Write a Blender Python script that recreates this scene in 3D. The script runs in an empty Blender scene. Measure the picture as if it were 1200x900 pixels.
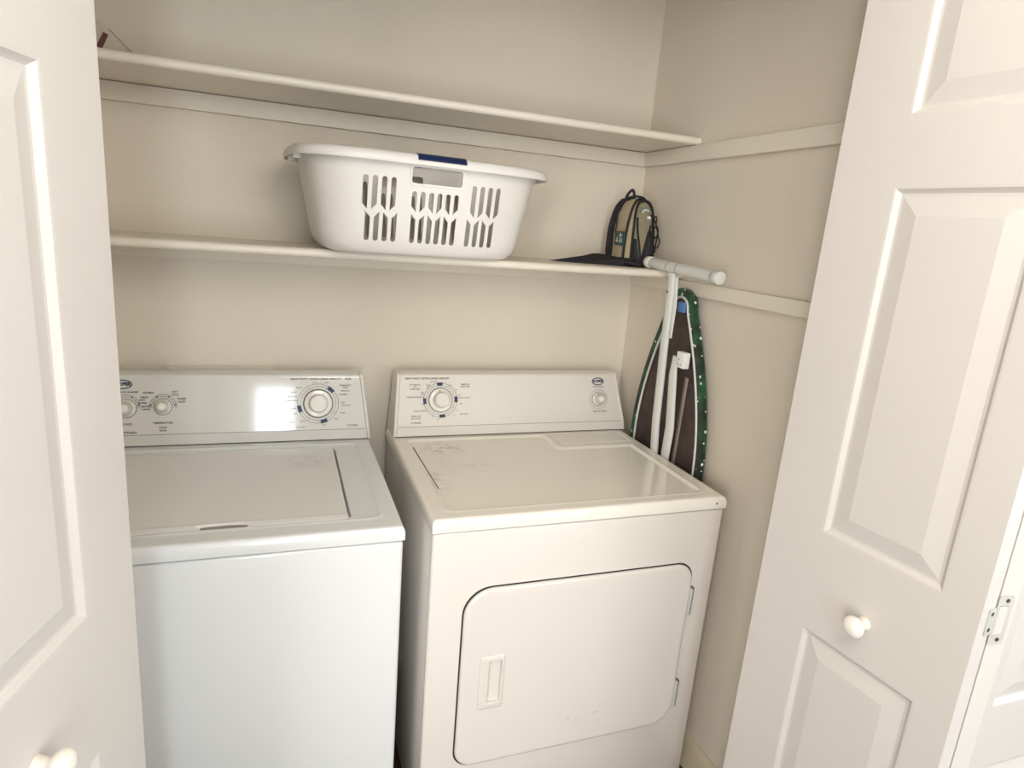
import bpy, bmesh, math, random
from math import sin, cos, pi, radians, sqrt
from mathutils import Vector, Matrix

random.seed(7)
SC = bpy.context.scene
COL = SC.collection

# ------------------------------------------------------------------ camera
cam_d = bpy.data.cameras.new('camera')
cam = bpy.data.objects.new('camera', cam_d)
COL.objects.link(cam)
YAW, PITCH, ROLL = -0.3609, -0.2375, 0.0810
fw = Vector((-sin(YAW) * cos(PITCH), cos(YAW) * cos(PITCH), sin(PITCH)))
rt = Vector((cos(YAW), sin(YAW), 0))
up = rt.cross(fw)
r_ = rt * cos(ROLL) + up * sin(ROLL)
u_ = -rt * sin(ROLL) + up * cos(ROLL)
M = Matrix((( r_.x, u_.x, -fw.x), (r_.y, u_.y, -fw.y), (r_.z, u_.z, -fw.z))).to_4x4()
M.translation = Vector((0.1417, -1.8469, 1.5089))
cam.matrix_world = M
cam_d.sensor_width = 36.0
cam_d.lens = 747.13 / 1200 * 36.0
cam_d.clip_start = 0.02
SC.camera = cam

# ------------------------------------------------------------------ light
SC.view_settings.view_transform = 'Standard'
SC.view_settings.look = 'None'
SC.view_settings.gamma = 1.0
SC.view_settings.use_curve_mapping = False
SC.view_settings.exposure = 0.38

w = bpy.data.worlds.new('daylight')
SC.world = w
w.use_nodes = True
nt = w.node_tree
bg = nt.nodes['Background']
bg.inputs['Color'].default_value = (0.85, 0.92, 1.0, 1)
bg.inputs['Strength'].default_value = 2.2


def area(name, loc, rot, sx, sy, power, col):
    l = bpy.data.lights.new(name, 'AREA')
    l.shape = 'RECTANGLE'
    l.size, l.size_y, l.energy, l.color = sx, sy, power, col
    o = bpy.data.objects.new(name, l)
    o.location = loc
    o.rotation_euler = rot
    COL.objects.link(o)
    return o


# daylight outside the room windows; rear left and rear right are added fill
area('window_daylight_rear', (0.11, -3.66, 1.35), (radians(90), 0, 0), 0.38, 1.85, 17, (0.86, 0.95, 1.0))
area('fill_light_rear_left', (-1.55, -3.66, 1.2), (radians(90), 0, 0), 1.0, 1.75, 42, (1.0, 0.955, 0.915))
area('fill_light_rear_right', (1.9, -3.66, 1.0), (radians(90), 0, 0), 1.5, 1.15, 12, (1.0, 0.98, 0.95))
area('window_daylight_side', (3.56, -2.5, 1.45), (0, radians(90), 0), 1.7, 1.9, 13, (1.0, 0.985, 0.96))


# added warm fill from above, an unseen lamp
def lamp_light(loc, power):
    l = bpy.data.lights.new('fill_lamp_light', 'POINT')
    l.energy = power
    l.shadow_soft_size = 0.28
    l.color = (1.0, 0.94, 0.86)
    o = bpy.data.objects.new('fill_lamp_light', l)
    o.location = loc
    COL.objects.link(o)


# ------------------------------------------------------------------ materials
def mat(name, color, rough=0.5, metal=0.0, bump=0.0, bscale=200.0, spec=0.5, coat=0.0, mott=0.0, mscale=6.0, sheen=0.0):
    m = bpy.data.materials.new(name)
    m.use_nodes = True
    t = m.node_tree
    b = t.nodes['Principled BSDF']
    b.inputs['Base Color'].default_value = (*color, 1)
    b.inputs['Roughness'].default_value = rough
    b.inputs['Metallic'].default_value = metal
    b.inputs['Specular IOR Level'].default_value = spec
    b.inputs['Coat Weight'].default_value = coat
    b.inputs['Coat Roughness'].default_value = 0.08
    b.inputs['Sheen Weight'].default_value = sheen
    tc = t.nodes.new('ShaderNodeTexCoord')
    if bump > 0:
        n = t.nodes.new('ShaderNodeTexNoise')
        n.inputs['Scale'].default_value = bscale
        n.inputs['Detail'].default_value = 3
        t.links.new(tc.outputs['Object'], n.inputs['Vector'])
        bp = t.nodes.new('ShaderNodeBump')
        bp.inputs['Strength'].default_value = bump
        bp.inputs['Distance'].default_value = 0.002
        t.links.new(n.outputs['Fac'], bp.inputs['Height'])
        t.links.new(bp.outputs['Normal'], b.inputs['Normal'])
    if mott > 0:
        n = t.nodes.new('ShaderNodeTexNoise')
        n.inputs['Scale'].default_value = mscale
        n.inputs['Detail'].default_value = 4
        t.links.new(tc.outputs['Object'], n.inputs['Vector'])
        mx = t.nodes.new('ShaderNodeMix')
        mx.data_type = 'RGBA'
        mx.inputs[6].default_value = (*[c * (1 - mott) for c in color], 1)
        mx.inputs[7].default_value = (*[min(1, c * (1 + mott * .5)) for c in color], 1)
        t.links.new(n.outputs['Fac'], mx.inputs[0])
        t.links.new(mx.outputs[2], b.inputs['Base Color'])
    return m


M_WALL = mat('wall_paint', (0.72, 0.655, 0.555), 0.75, bump=0.35, bscale=260, mott=0.03, mscale=3)
M_ROOMWALL = mat('room_wall_paint', (0.74, 0.71, 0.65), 0.8)
M_CEIL = mat('ceiling_paint', (0.75, 0.72, 0.66), 0.9)
M_TRIM = mat('trim_paint', (0.76, 0.70, 0.60), 0.45, bump=0.1, bscale=90)
M_SHELF = mat('shelf_paint', (0.78, 0.72, 0.62), 0.38, bump=0.12, bscale=120)
M_DOOR = mat('door_paint', (0.64, 0.607, 0.57), 0.42, bump=0.10, bscale=150, mott=0.015)
M_DOORE = mat('door_edge_paint', (0.80, 0.78, 0.73), 0.5, bump=0.1, bscale=100)
M_KNOBW = mat('knob_paint', (0.84, 0.80, 0.73), 0.25)
M_WASH = mat('washer_enamel', (0.75, 0.762, 0.76), 0.22, coat=0.3)
M_WASHP = mat('washer_plastic', (0.68, 0.67, 0.635), 0.07, coat=0.6)
M_DRY = mat('dryer_enamel', (0.765, 0.72, 0.67), 0.22, coat=0.3)
M_DRYP = mat('dryer_plastic', (0.75, 0.71, 0.65), 0.22, coat=0.3)
M_CABSIDE = mat('side_steel', (0.66, 0.66, 0.62), 0.35)
M_GAP = mat('dark_gap', (0.03, 0.028, 0.025), 0.9)
M_SEAM = mat('grey_seam', (0.32, 0.30, 0.27), 0.8)
M_INK = mat('grey_ink', (0.05, 0.05, 0.055), 0.6)
M_INKL = mat('light_grey_ink', (0.22, 0.215, 0.205), 0.6)
M_BLUE = mat('teal_blue_ink', (0.008, 0.035, 0.08), 0.5)
M_KNOB = mat('dial_plastic', (0.74, 0.71, 0.65), 0.2, coat=0.4)
M_KNOBG = mat('dial_grey_plastic', (0.62, 0.60, 0.54), 0.25, coat=0.3)
M_CHROME = mat('hinge_chrome', (0.75, 0.74, 0.72), 0.22, metal=1.0)
M_HINGE = mat('painted_hinge_metal', (0.62, 0.62, 0.58), 0.35, metal=0.25)
M_DARKMET = mat('dark_metal', (0.10, 0.095, 0.09), 0.4, metal=0.7)
M_BASKET = mat('white_basket_plastic', (0.77, 0.745, 0.70), 0.32, spec=0.5)
M_NAVY = mat('navy_grip', (0.008, 0.02, 0.075), 0.3)
M_TAN = mat('tan_canvas', (0.45, 0.37, 0.24), 0.85, bump=0.5, bscale=500, mott=0.08, mscale=20)
M_OLIVE = mat('olive_canvas', (0.26, 0.235, 0.15), 0.85, bump=0.5, bscale=500, mott=0.1, mscale=20)
M_BLACK = mat('black_webbing', (0.010, 0.010, 0.013), 0.75)
M_GREYG = mat('grey_green_patch', (0.17, 0.20, 0.16), 0.6)
M_SILV = mat('silver_print', (0.62, 0.64, 0.58), 0.4)
M_TEAL = mat('dark_teal_patch', (0.01, 0.06, 0.055), 0.5)
M_WHITE = mat('white_tag', (0.85, 0.85, 0.82), 0.5)
M_BOARDW = mat('white_tube_enamel', (0.66, 0.67, 0.63), 0.35, coat=0.2)
M_STEELM = mat('brown_mesh_steel', (0.085, 0.058, 0.052), 0.6, metal=0.2, mott=0.6, mscale=25, bump=0.8, bscale=350)
M_RIB = mat('pinkish_steel_rib', (0.27, 0.215, 0.20), 0.5, metal=0.3)
M_BLUEP = mat('blue_cap_plastic', (0.10, 0.22, 0.48), 0.35)
M_BASEB = mat('baseboard_paint', (0.62, 0.54, 0.40), 0.5)
M_PACK = mat('packet_plastic', (0.55, 0.51, 0.42), 0.3, coat=0.3)
M_RED = mat('dark_red_stripe', (0.13, 0.03, 0.025), 0.5)
M_GLASSF = mat('window_frame_white', (0.8, 0.8, 0.78), 0.4)


def floor_mat():
    m = mat('dark_wood_floor', (0.05, 0.028, 0.018), 0.4)
    t = m.node_tree
    b = t.nodes['Principled BSDF']
    tc = t.nodes.new('ShaderNodeTexCoord')
    br = t.nodes.new('ShaderNodeTexBrick')
    br.inputs['Scale'].default_value = 5.0
    br.inputs['Color1'].default_value = (0.070, 0.036, 0.022, 1)
    br.inputs['Color2'].default_value = (0.045, 0.024, 0.015, 1)
    br.inputs['Mortar'].default_value = (0.012, 0.008, 0.006, 1)
    br.inputs['Mortar Size'].default_value = 0.008
    br.inputs['Brick Width'].default_value = 4.0
    br.inputs['Row Height'].default_value = 0.6
    t.links.new(tc.outputs['Object'], br.inputs['Vector'])
    t.links.new(br.outputs['Color'], b.inputs['Base Color'])
    return m


M_FLOOR = floor_mat()


def cover_mat():
    m = mat('green_dotted_cover', (0.01, 0.1, 0.03), 0.8, sheen=0.2, bump=0.3, bscale=400)
    t = m.node_tree
    b = t.nodes['Principled BSDF']
    tc = t.nodes.new('ShaderNodeTexCoord')
    n = t.nodes.new('ShaderNodeTexNoise')
    n.inputs['Scale'].default_value = 22
    n.inputs['Detail'].default_value = 3
    t.links.new(tc.outputs['Object'], n.inputs['Vector'])
    r = t.nodes.new('ShaderNodeValToRGB')
    r.color_ramp.elements[0].position = 0.42
    r.color_ramp.elements[0].color = (0.003, 0.012, 0.006, 1)
    r.color_ramp.elements[1].position = 0.62
    r.color_ramp.elements[1].color = (0.006, 0.095, 0.024, 1)
    t.links.new(n.outputs['Fac'], r.inputs[0])
    v = t.nodes.new('ShaderNodeTexVoronoi')
    v.inputs['Scale'].default_value = 55
    v.inputs['Randomness'].default_value = 0.75
    t.links.new(tc.outputs['Object'], v.inputs['Vector'])
    lt = t.nodes.new('ShaderNodeMath')
    lt.operation = 'LESS_THAN'
    lt.inputs[1].default_value = 0.23
    t.links.new(v.outputs['Distance'], lt.inputs[0])
    mx = t.nodes.new('ShaderNodeMix')
    mx.data_type = 'RGBA'
    mx.inputs[7].default_value = (0.75, 0.78, 0.70, 1)
    t.links.new(lt.outputs[0], mx.inputs[0])
    t.links.new(r.outputs[0], mx.inputs[6])
    t.links.new(mx.outputs[2], b.inputs['Base Color'])
    return m


M_COVER = cover_mat()


def smudge_mat(name, color, rough, marks, dark):
    """enamel with a few soft dirty marks of their own shape; marks = (x, y, rx, ry, strength) in object space"""
    m = mat(name, color, rough, coat=0.25)
    t = m.node_tree
    b = t.nodes['Principled BSDF']
    tc = t.nodes.new('ShaderNodeTexCoord')
    nz = t.nodes.new('ShaderNodeTexNoise')
    nz.inputs['Scale'].default_value = 45
    nz.inputs['Detail'].default_value = 6
    t.links.new(tc.outputs['Object'], nz.inputs['Vector'])
    acc = None
    for (x, y, rx, ry, s) in marks:
        mp = t.nodes.new('ShaderNodeMapping')
        mp.vector_type = 'TEXTURE'
        mp.inputs['Location'].default_value = (x, y, 0)
        mp.inputs['Scale'].default_value = (rx, ry, 50)
        t.links.new(tc.outputs['Object'], mp.inputs['Vector'])
        g = t.nodes.new('ShaderNodeTexGradient')
        g.gradient_type = 'SPHERICAL'
        t.links.new(mp.outputs[0], g.inputs[0])
        mu = t.nodes.new('ShaderNodeMath')
        mu.operation = 'MULTIPLY'
        mu.inputs[1].default_value = s
        t.links.new(g.outputs['Fac'], mu.inputs[0])
        if acc is None:
            acc = mu
        else:
            ad = t.nodes.new('ShaderNodeMath')
            ad.operation = 'ADD'
            t.links.new(acc.outputs[0], ad.inputs[0])
            t.links.new(mu.outputs[0], ad.inputs[1])
            acc = ad
    rp = t.nodes.new('ShaderNodeMapRange')
    rp.inputs['From Min'].default_value = 0.42
    rp.inputs['From Max'].default_value = 0.68
    t.links.new(nz.outputs['Fac'], rp.inputs['Value'])
    mm = t.nodes.new('ShaderNodeMath')
    mm.operation = 'MULTIPLY'
    mm.use_clamp = True
    t.links.new(acc.outputs[0], mm.inputs[0])
    t.links.new(rp.outputs[0], mm.inputs[1])
    mx = t.nodes.new('ShaderNodeMix')
    mx.data_type = 'RGBA'
    mx.inputs[6].default_value = (*color, 1)
    mx.inputs[7].default_value = (*dark, 1)
    t.links.new(mm.outputs[0], mx.inputs[0])
    t.links.new(mx.outputs[2], b.inputs['Base Color'])
    return m


# ------------------------------------------------------------------ helpers
def link(name, me, material=None, parent=None, smooth=None):
    if material is not None:
        for mm in (material if isinstance(material, (list, tuple)) else [material]):
            me.materials.append(mm)
    o = bpy.data.objects.new(name, me)
    COL.objects.link(o)
    if parent is not None:
        o.parent = parent
    if smooth is not None:
        me.polygons.foreach_set('use_smooth', [True] * len(me.polygons))
        me.set_sharp_from_angle(angle=radians(smooth))
    return o


def obj(name, bm, material, parent=None, smooth=35):
    bmesh.ops.recalc_face_normals(bm, faces=bm.faces[:])
    me = bpy.data.meshes.new(name)
    bm.to_mesh(me)
    bm.free()
    return link(name, me, material, parent, smooth)


def empty(name, loc, rotz=0.0):
    o = bpy.data.objects.new(name, None)
    o.empty_display_size = 0.1
    COL.objects.link(o)
    o.location = loc
    o.rotation_euler = (0, 0, rotz)
    return o


def tag(o, label, cat, group=None, kind=None):
    o['label'] = label
    o['category'] = cat
    if group:
        o['group'] = group
    if kind:
        o['kind'] = kind
    return o


def struct(o, label, cat):
    return tag(o, label, cat, kind='structure')


def box(bm, x0, x1, y0, y1, z0, z1, bev=0.0, seg=2, mi=0):
    vs = [bm.verts.new(c) for c in ((x0, y0, z0), (x1, y0, z0), (x1, y1, z0), (x0, y1, z0),
                                    (x0, y0, z1), (x1, y0, z1), (x1, y1, z1), (x0, y1, z1))]
    fs = [bm.faces.new([vs[i] for i in f]) for f in
          ((0, 3, 2, 1), (4, 5, 6, 7), (0, 1, 5, 4), (1, 2, 6, 5), (2, 3, 7, 6), (3, 0, 4, 7))]
    for f in fs:
        f.material_index = mi
    if bev > 0:
        es = list({e for f in fs for e in f.edges})
        bmesh.ops.bevel(bm, geom=es, offset=bev, segments=seg, affect='EDGES', profile=0.5)
    return bm


def bx(*a, **k):
    return box(bmesh.new(), *a, **k)


def rings(bm, loops, close=True, cap0=True, cap1=True):
    R = [[bm.verts.new(p) for p in L] for L in loops]
    n = len(R[0])
    for a, b in zip(R[:-1], R[1:]):
        for i in range(n if close else n - 1):
            j = (i + 1) % n
            bm.faces.new((a[i], a[j], b[j], b[i]))
    if cap0:
        bm.faces.new(R[0])
    if cap1:
        bm.faces.new(R[-1][::-1])
    return R


def tube(bm, pts, r, n=10, flat=1.0, side=None, closed=False):
    """tube along points; flat<1 squashes across `side`"""
    pts = [Vector(p) for p in pts]
    loops = []
    prev = None
    N = len(pts)
    for i, p in enumerate(pts):
        if closed:
            d = pts[(i + 1) % N] - pts[i - 1]
        else:
            d = pts[min(i + 1, N - 1)] - pts[max(i - 1, 0)]
        d.normalize()
        if prev is None:
            a = Vector(side) if side else (Vector((0, 0, 1)) if abs(d.z) < .9 else Vector((1, 0, 0)))
        else:
            a = prev
        a = (a - d * a.dot(d)).normalized()
        b = d.cross(a)
        prev = a
        rr = r[i] if isinstance(r, (list, tuple)) else r
        loops.append([p + a * cos(2 * pi * k / n) * rr * flat + b * sin(2 * pi * k / n) * rr for k in range(n)])
    if closed:
        R = [[bm.verts.new(q) for q in L] for L in loops]
        for i in range(N):
            A, B = R[i], R[(i + 1) % N]
            for k in range(n):
                j = (k + 1) % n
                bm.faces.new((A[k], A[j], B[j], B[k]))
    else:
        rings(bm, loops)
    return bm


def lathe(bm, prof, o, axis, n=40, side=None):
    """prof = [(radius, height along axis)]"""
    o = Vector(o)
    ax = Vector(axis).normalized()
    a = Vector(side) if side else (Vector((0, 0, 1)) if abs(ax.z) < .9 else Vector((1, 0, 0)))
    a = (a - ax * a.dot(ax)).normalized()
    b = ax.cross(a)
    loops = [[o + ax * h + (a * cos(2 * pi * k / n) + b * sin(2 * pi * k / n)) * max(r, 1e-5) for k in range(n)] for r, h in prof]
    rings(bm, loops)
    return bm


def spline(pts, sub=8):
    pts = [Vector(p) for p in pts]
    out = []
    for i in range(len(pts) - 1):
        p0, p1, p2, p3 = pts[max(i - 1, 0)], pts[i], pts[i + 1], pts[min(i + 2, len(pts) - 1)]
        for k in range(sub):
            t = k / sub
            out.append(0.5 * ((2 * p1) + (p2 - p0) * t + (2 * p0 - 5 * p1 + 4 * p2 - p3) * t * t + (3 * p1 - p0 - 3 * p2 + p3) * t ** 3))
    out.append(pts[-1])
    return out


def rrect(x0, x1, y0, y1, r, n=8, rs=None):
    """rounded rectangle outline, counter-clockwise; rs = radii (bl, br, tr, tl)"""
    rs = rs or (r, r, r, r)
    out = []
    for (cx, cy, a0, q) in ((x0, y0, pi, 0), (x1, y0, 1.5 * pi, 1), (x1, y1, 0, 2), (x0, y1, .5 * pi, 3)):
        q = rs[q]
        ox = cx + (q if cx == x0 else -q)
        oy = cy + (q if cy == y0 else -q)
        for k in range(n + 1):
            a = a0 + .5 * pi * k / n
            out.append((ox + q * cos(a), oy + q * sin(a)))
    return out


def frame(O, U, V, N):
    O, U, V, N = Vector(O), Vector(U), Vector(V), Vector(N)
    return lambda u, v, n=0.0: O + U * u + V * v + N * n


def plate(bm, outline, F, n0, n1, mi=0):
    a = [bm.verts.new(F(u, v, n0)) for u, v in outline]
    b = [bm.verts.new(F(u, v, n1)) for u, v in outline]
    k = len(a)
    fs = [bm.faces.new(a[::-1]), bm.faces.new(b)]
    for i in range(k):
        j = (i + 1) % k
        fs.append(bm.faces.new((a[i], a[j], b[j], b[i])))
    for f in fs:
        f.material_index = mi


def ringplate(bm, outer, inner, F, n0, n1, mi=0):
    """flat frame between two outlines with the same number of points"""
    k = len(outer)
    A = [bm.verts.new(F(*p, n1)) for p in outer]
    B = [bm.verts.new(F(*p, n1)) for p in inner]
    C = [bm.verts.new(F(*p, n0)) for p in outer]
    D = [bm.verts.new(F(*p, n0)) for p in inner]
    for i in range(k):
        j = (i + 1) % k
        for q in ((A[i], A[j], B[j], B[i]), (C[i], C[j], A[j], A[i]), (B[i], B[j], D[j], D[i])):
            bm.faces.new(q).material_index = mi


def circ(cx, cy, r, n=48, a0=0, a1=2 * pi):
    return [(cx + r * cos(a0 + (a1 - a0) * k / n), cy + r * sin(a0 + (a1 - a0) * k / n)) for k in range(n if abs(a1 - a0 - 2 * pi) < 1e-6 else n + 1)]


def arcband(bm, cx, cy, r0, r1, a0, a1, F, n0, n1, n=24, mi=0):
    o = [(cx + r1 * cos(a0 + (a1 - a0) * k / n), cy + r1 * sin(a0 + (a1 - a0) * k / n)) for k in range(n + 1)]
    i = [(cx + r0 * cos(a0 + (a1 - a0) * k / n), cy + r0 * sin(a0 + (a1 - a0) * k / n)) for k in range(n + 1)]
    plate(bm, o + i[::-1], F, n0, n1, mi)


def add_text(bm, txt, u, v, size, F, n, align='CENTER', mi=0, sx=1.0):
    c = bpy.data.curves.new('t', 'FONT')
    c.body = txt
    c.size = size
    c.align_x = align
    c.align_y = 'CENTER'
    c.resolution_u = 2
    c.offset = .022 * size
    o = bpy.data.objects.new('t', c)
    COL.objects.link(o)
    dg = bpy.context.evaluated_depsgraph_get()
    me = bpy.data.meshes.new_from_object(o.evaluated_get(dg))
    vs = [bm.verts.new(F(u + p.co.x * sx, v + p.co.y, n)) for p in me.vertices]
    for p in me.polygons:
        try:
            bm.faces.new([vs[i] for i in p.vertices]).material_index = mi
        except ValueError:
            pass
    bpy.data.objects.remove(o)
    bpy.data.meshes.remove(me)
    bpy.data.curves.remove(c)


def flat_obj(name, bm, material, parent):
    me = bpy.data.meshes.new(name)
    bm.to_mesh(me)
    bm.free()
    return link(name, me, material, parent, None)


def sm(t):
    t = max(0.0, min(1.0, t))
    return t * t * (3 - 2 * t)


def heightfield(x0, x1, y0, y1, step, hf, skirt):
    """grid top surface z = hf(x, y) with a skirt down to z = skirt"""
    nx = int(round((x1 - x0) / step))
    ny = int(round((y1 - y0) / step))
    V, Fc = [], []
    for j in range(ny + 1):
        for i in range(nx + 1):
            x = x0 + (x1 - x0) * i / nx
            y = y0 + (y1 - y0) * j / ny
            V.append((x, y, hf(x, y)))
    for j in range(ny):
        for i in range(nx):
            a = j * (nx + 1) + i
            Fc.append((a, a + 1, a + nx + 2, a + nx + 1))
    edge = [i for i in range(nx + 1)] + [j * (nx + 1) + nx for j in range(1, ny + 1)] + \
           [ny * (nx + 1) + i for i in range(nx - 1, -1, -1)] + [j * (nx + 1) for j in range(ny - 1, 0, -1)]
    base = len(V)
    for e in edge:
        V.append((V[e][0], V[e][1], skirt))
    k = len(edge)
    for i in range(k):
        j = (i + 1) % k
        Fc.append((edge[j], edge[i], base + i, base + j))
    me = bpy.data.meshes.new('deck')
    me.from_pydata(V, [], Fc)
    me.update()
    return me


def sd_rrect(x, y, x0, x1, y0, y1, r):
    cx, cy = (x0 + x1) / 2, (y0 + y1) / 2
    hx, hy = (x1 - x0) / 2 - r, (y1 - y0) / 2 - r
    dx, dy = abs(x - cx) - hx, abs(y - cy) - hy
    return sqrt(max(dx, 0) ** 2 + max(dy, 0) ** 2) + min(max(dx, dy), 0) - r


# ------------------------------------------------------------------ room shell
XL, XR = -0.305, 1.2274       # closet side walls
YF0, YF1 = -1.00, -0.885      # closet front wall (header) thickness
CZ = 2.44
FZ0 = 0.065                  # floor level
RX0, RX1, RY = -2.3, 3.4, -3.5

struct(obj('floor', bx(RX0 - .1, RX1 + .1, RY - .1, .1, -.05, FZ0), M_FLOOR), 'dark brown wood floor under the machines', 'floor')
struct(obj('ceiling', bx(RX0 - .1, RX1 + .1, RY - .1, .1, CZ, CZ + .05), M_CEIL), 'white ceiling above the closet and room', 'ceiling')
struct(obj('wall_back', bx(XL - .1, XR + .1, 0, .1, 0, CZ), M_WALL), 'cream back wall of the laundry closet', 'wall')
struct(obj('wall_left', bx(XL - .1, XL, YF1, 0, 0, CZ), M_WALL), 'cream left side wall of the laundry closet', 'wall')
struct(obj('wall_right', bx(XR, XR + .1, YF1, 0, 0, CZ), M_WALL), 'cream right side wall of the laundry closet', 'wall')
bm = bmesh.new()
box(bm, RX0, XL, YF0, YF1, 0, CZ)
WR = 1.238          # the wall right of the opening stands further forward
box(bm, WR, 1.262, -1.235, YF1, 0, CZ)
box(bm, 2.08, RX1, -1.235, YF1, 0, CZ)
box(bm, 1.262, 2.08, -1.235, YF1, 2.06, CZ)
box(bm, XL, XR, YF0, YF1, 2.075, CZ)
struct(obj('wall_front', bm, M_ROOMWALL), 'wall around the closet opening with header above', 'wall')
bm = bmesh.new()
WINS = [(-2.05, -1.05, .32, 2.08), (-.07, .29, .45, 2.24), (1.15, 2.65, .45, 1.55)]
xs = RX0
for (a0, a1, c0, c1) in WINS:
    box(bm, xs, a0, RY - .1, RY, 0, CZ)
    box(bm, a0, a1, RY - .1, RY, 0, c0)
    box(bm, a0, a1, RY - .1, RY, c1, CZ)
    xs = a1
box(bm, xs, RX1, RY - .1, RY, 0, CZ)
struct(obj('wall_rear', bm, M_ROOMWALL), 'far wall of the room behind the viewer', 'wall')
bm = bmesh.new()
sy0, sy1, sz0, sz1 = -3.35, -1.6, 0.5, 2.3
box(bm, RX1, RX1 + .1, RY, sy0, 0, CZ)
box(bm, RX1, RX1 + .1, sy1, YF0, 0, CZ)
box(bm, RX1, RX1 + .1, sy0, sy1, 0, sz0)
box(bm, RX1, RX1 + .1, sy0, sy1, sz1, CZ)
struct(obj('wall_side', bm, M_ROOMWALL), 'right hand wall of the room with a window', 'wall')
struct(obj('wall_opposite', bx(RX0 - .1, RX0, RY, YF0, 0, CZ), M_ROOMWALL), 'left hand wall of the room', 'wall')


def window_rear(name, a0, a1, z0, z1, horiz, xw=RX1 + .03):
    e = empty(name, (0, 0, 0))
    t = .035
    def b(name, u0, u1, v0, v1):
        if horiz:
            obj(name, bx(u0, u1, RY - .07, RY - .03, v0, v1, bev=.003), M_GLASSF, e)
        else:
            obj(name, bx(xw, xw + .04, u0, u1, v0, v1, bev=.003), M_GLASSF, e)
    b('frame_rail', a0, a1, z0, z0 + t)
    b('frame_rail', a0, a1, z1 - t, z1)
    b('frame_stile', a0, a0 + t, z0 + t, z1 - t)
    b('frame_stile', a1 - t, a1, z0 + t, z1 - t)
    b('meeting_rail', a0 + t, a1 - t, (z0 + z1) / 2 - .015, (z0 + z1) / 2 + .015)
    return e


struct(window_rear('window_1', *WINS[1], True), 'narrow white window in the far room wall', 'window')
struct(window_rear('fill_window_3', *WINS[0], True), 'added tall white window at the left of the far room wall, for fill light', 'window')  # unseen window, added to carry the rear left fill
struct(window_rear('fill_window_4', *WINS[2], True), 'added wide low white window at the right of the far room wall, for fill light', 'window')  # unseen window, added for frontal fill and kept low to stay out of reflections
struct(window_rear('window_2', sy0, sy1, sz0, sz1, False), 'wide white window in the right room wall', 'window')


def trimbox(name, args, label, m=M_TRIM, bev=.0015):
    o = obj(name, bx(*args, bev=bev, seg=2), m)
    return struct(o, label, 'trim')


SH_Z1, SH_Z2 = 1.4085, 1.7710    # undersides of the shelves
SD = 0.2775
CT = 0.018
trimbox('trim_1', (XL, XR, -CT, 0, 1.7285, SH_Z2 - .0015), 'painted cleat on the back wall under the upper shelf')
trimbox('trim_2', (XR - CT, XR, YF1, -CT - .0005, 1.7285, SH_Z2 - .0015), 'painted cleat on the right wall at upper shelf height')
trimbox('trim_3', (XL, XL + CT, YF1, -CT - .0005, 1.7285, SH_Z2 - .0015), 'painted cleat on the left wall at upper shelf height')
trimbox('trim_4', (XL, XR, -CT, 0, 1.3715, SH_Z1 - .0015), 'painted cleat on the back wall under the lower shelf')
trimbox('trim_5', (XR - CT, XR, YF1, -CT - .0005, 1.3715, SH_Z1 - .0015), 'painted cleat on the right wall at lower shelf height')
trimbox('trim_6', (XL, XL + CT, YF1, -CT - .0005, 1.3715, SH_Z1 - .0015), 'painted cleat on the left wall at lower shelf height')


def shelf(z, th, label):
    bm = bmesh.new()
    y0 = -SD
    prof = [(-.0005, z), (y0 + th / 2, z)]
    for k in range(1, 12):
        a = -pi / 2 - pi * k / 12
        prof.append((y0 + th / 2 + th / 2 * cos(a), z + th / 2 + th / 2 * sin(a)))
    prof += [(y0 + th / 2, z + th), (-.0005, z + th)]
    rings(bm, [[(XL + .001, y, zz) for y, zz in prof], [(XR - .001, y, zz) for y, zz in prof]])
    return tag(obj('wall_shelf', bm, M_SHELF, None, 40), label, 'shelf')


shelf(SH_Z2, .021, 'long cream painted shelf, the upper of the two, with rounded front edge')
shelf(SH_Z1, .021, 'long cream painted shelf, the lower one, carrying the white laundry basket')
SHT = SH_Z1 + .021


def baseboard(name, P, d, nrm, L, label):
    F = frame(P, d, (0, 0, 1), nrm)
    prof = [(0, 0), (.016, 0), (.016, .012), (.0125, .018), (.0125, .078), (.010, .086), (.006, .091), (.004, .098), (0, .098)]
    bm = bmesh.new()
    rings(bm, [[F(0, z, n) for n, z in prof], [F(L, z, n) for n, z in prof]])
    return struct(obj(name, bm, M_BASEB), label, 'baseboard')


baseboard('baseboard_right', (XR, YF1, FZ0), (0, 1, 0), (-1, 0, 0), -YF1 - .001, 'yellowed baseboard along the right closet wall')
baseboard('baseboard_back', (XL + .02, 0, FZ0), (1, 0, 0), (0, -1, 0), XR - XL - .04, 'baseboard along the closet back wall')
baseboard('baseboard_left', (XL, YF1, FZ0), (0, 1, 0), (1, 0, 0), -YF1 - .001, 'baseboard along the left closet wall')
trimbox('trim_8', (XL - .065, XL, YF0 - .014, YF0 - .0005, FZ0, 2.14), 'white casing left of the closet opening', M_DOOR, .003)
trimbox('trim_9', (XL, XR, YF0 - .014, YF0 - .0005, 2.075, 2.14), 'white casing above the closet opening', M_DOOR, .003)
trimbox('trim_12', (XL + .002, XR - .002, -.962, -.925, 2.045, 2.0745), 'metal bifold track under the closet header', M_CHROME, .002)


# ------------------------------------------------------------------ moulded doors
PROFILE = [(0, 0), (.0035, -.0005), (.008, -.0055), (.0105, -.0075), (.0150, -.0075), (.019, -.0065), (.042, -.0006), (.045, 0.0)]


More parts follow.
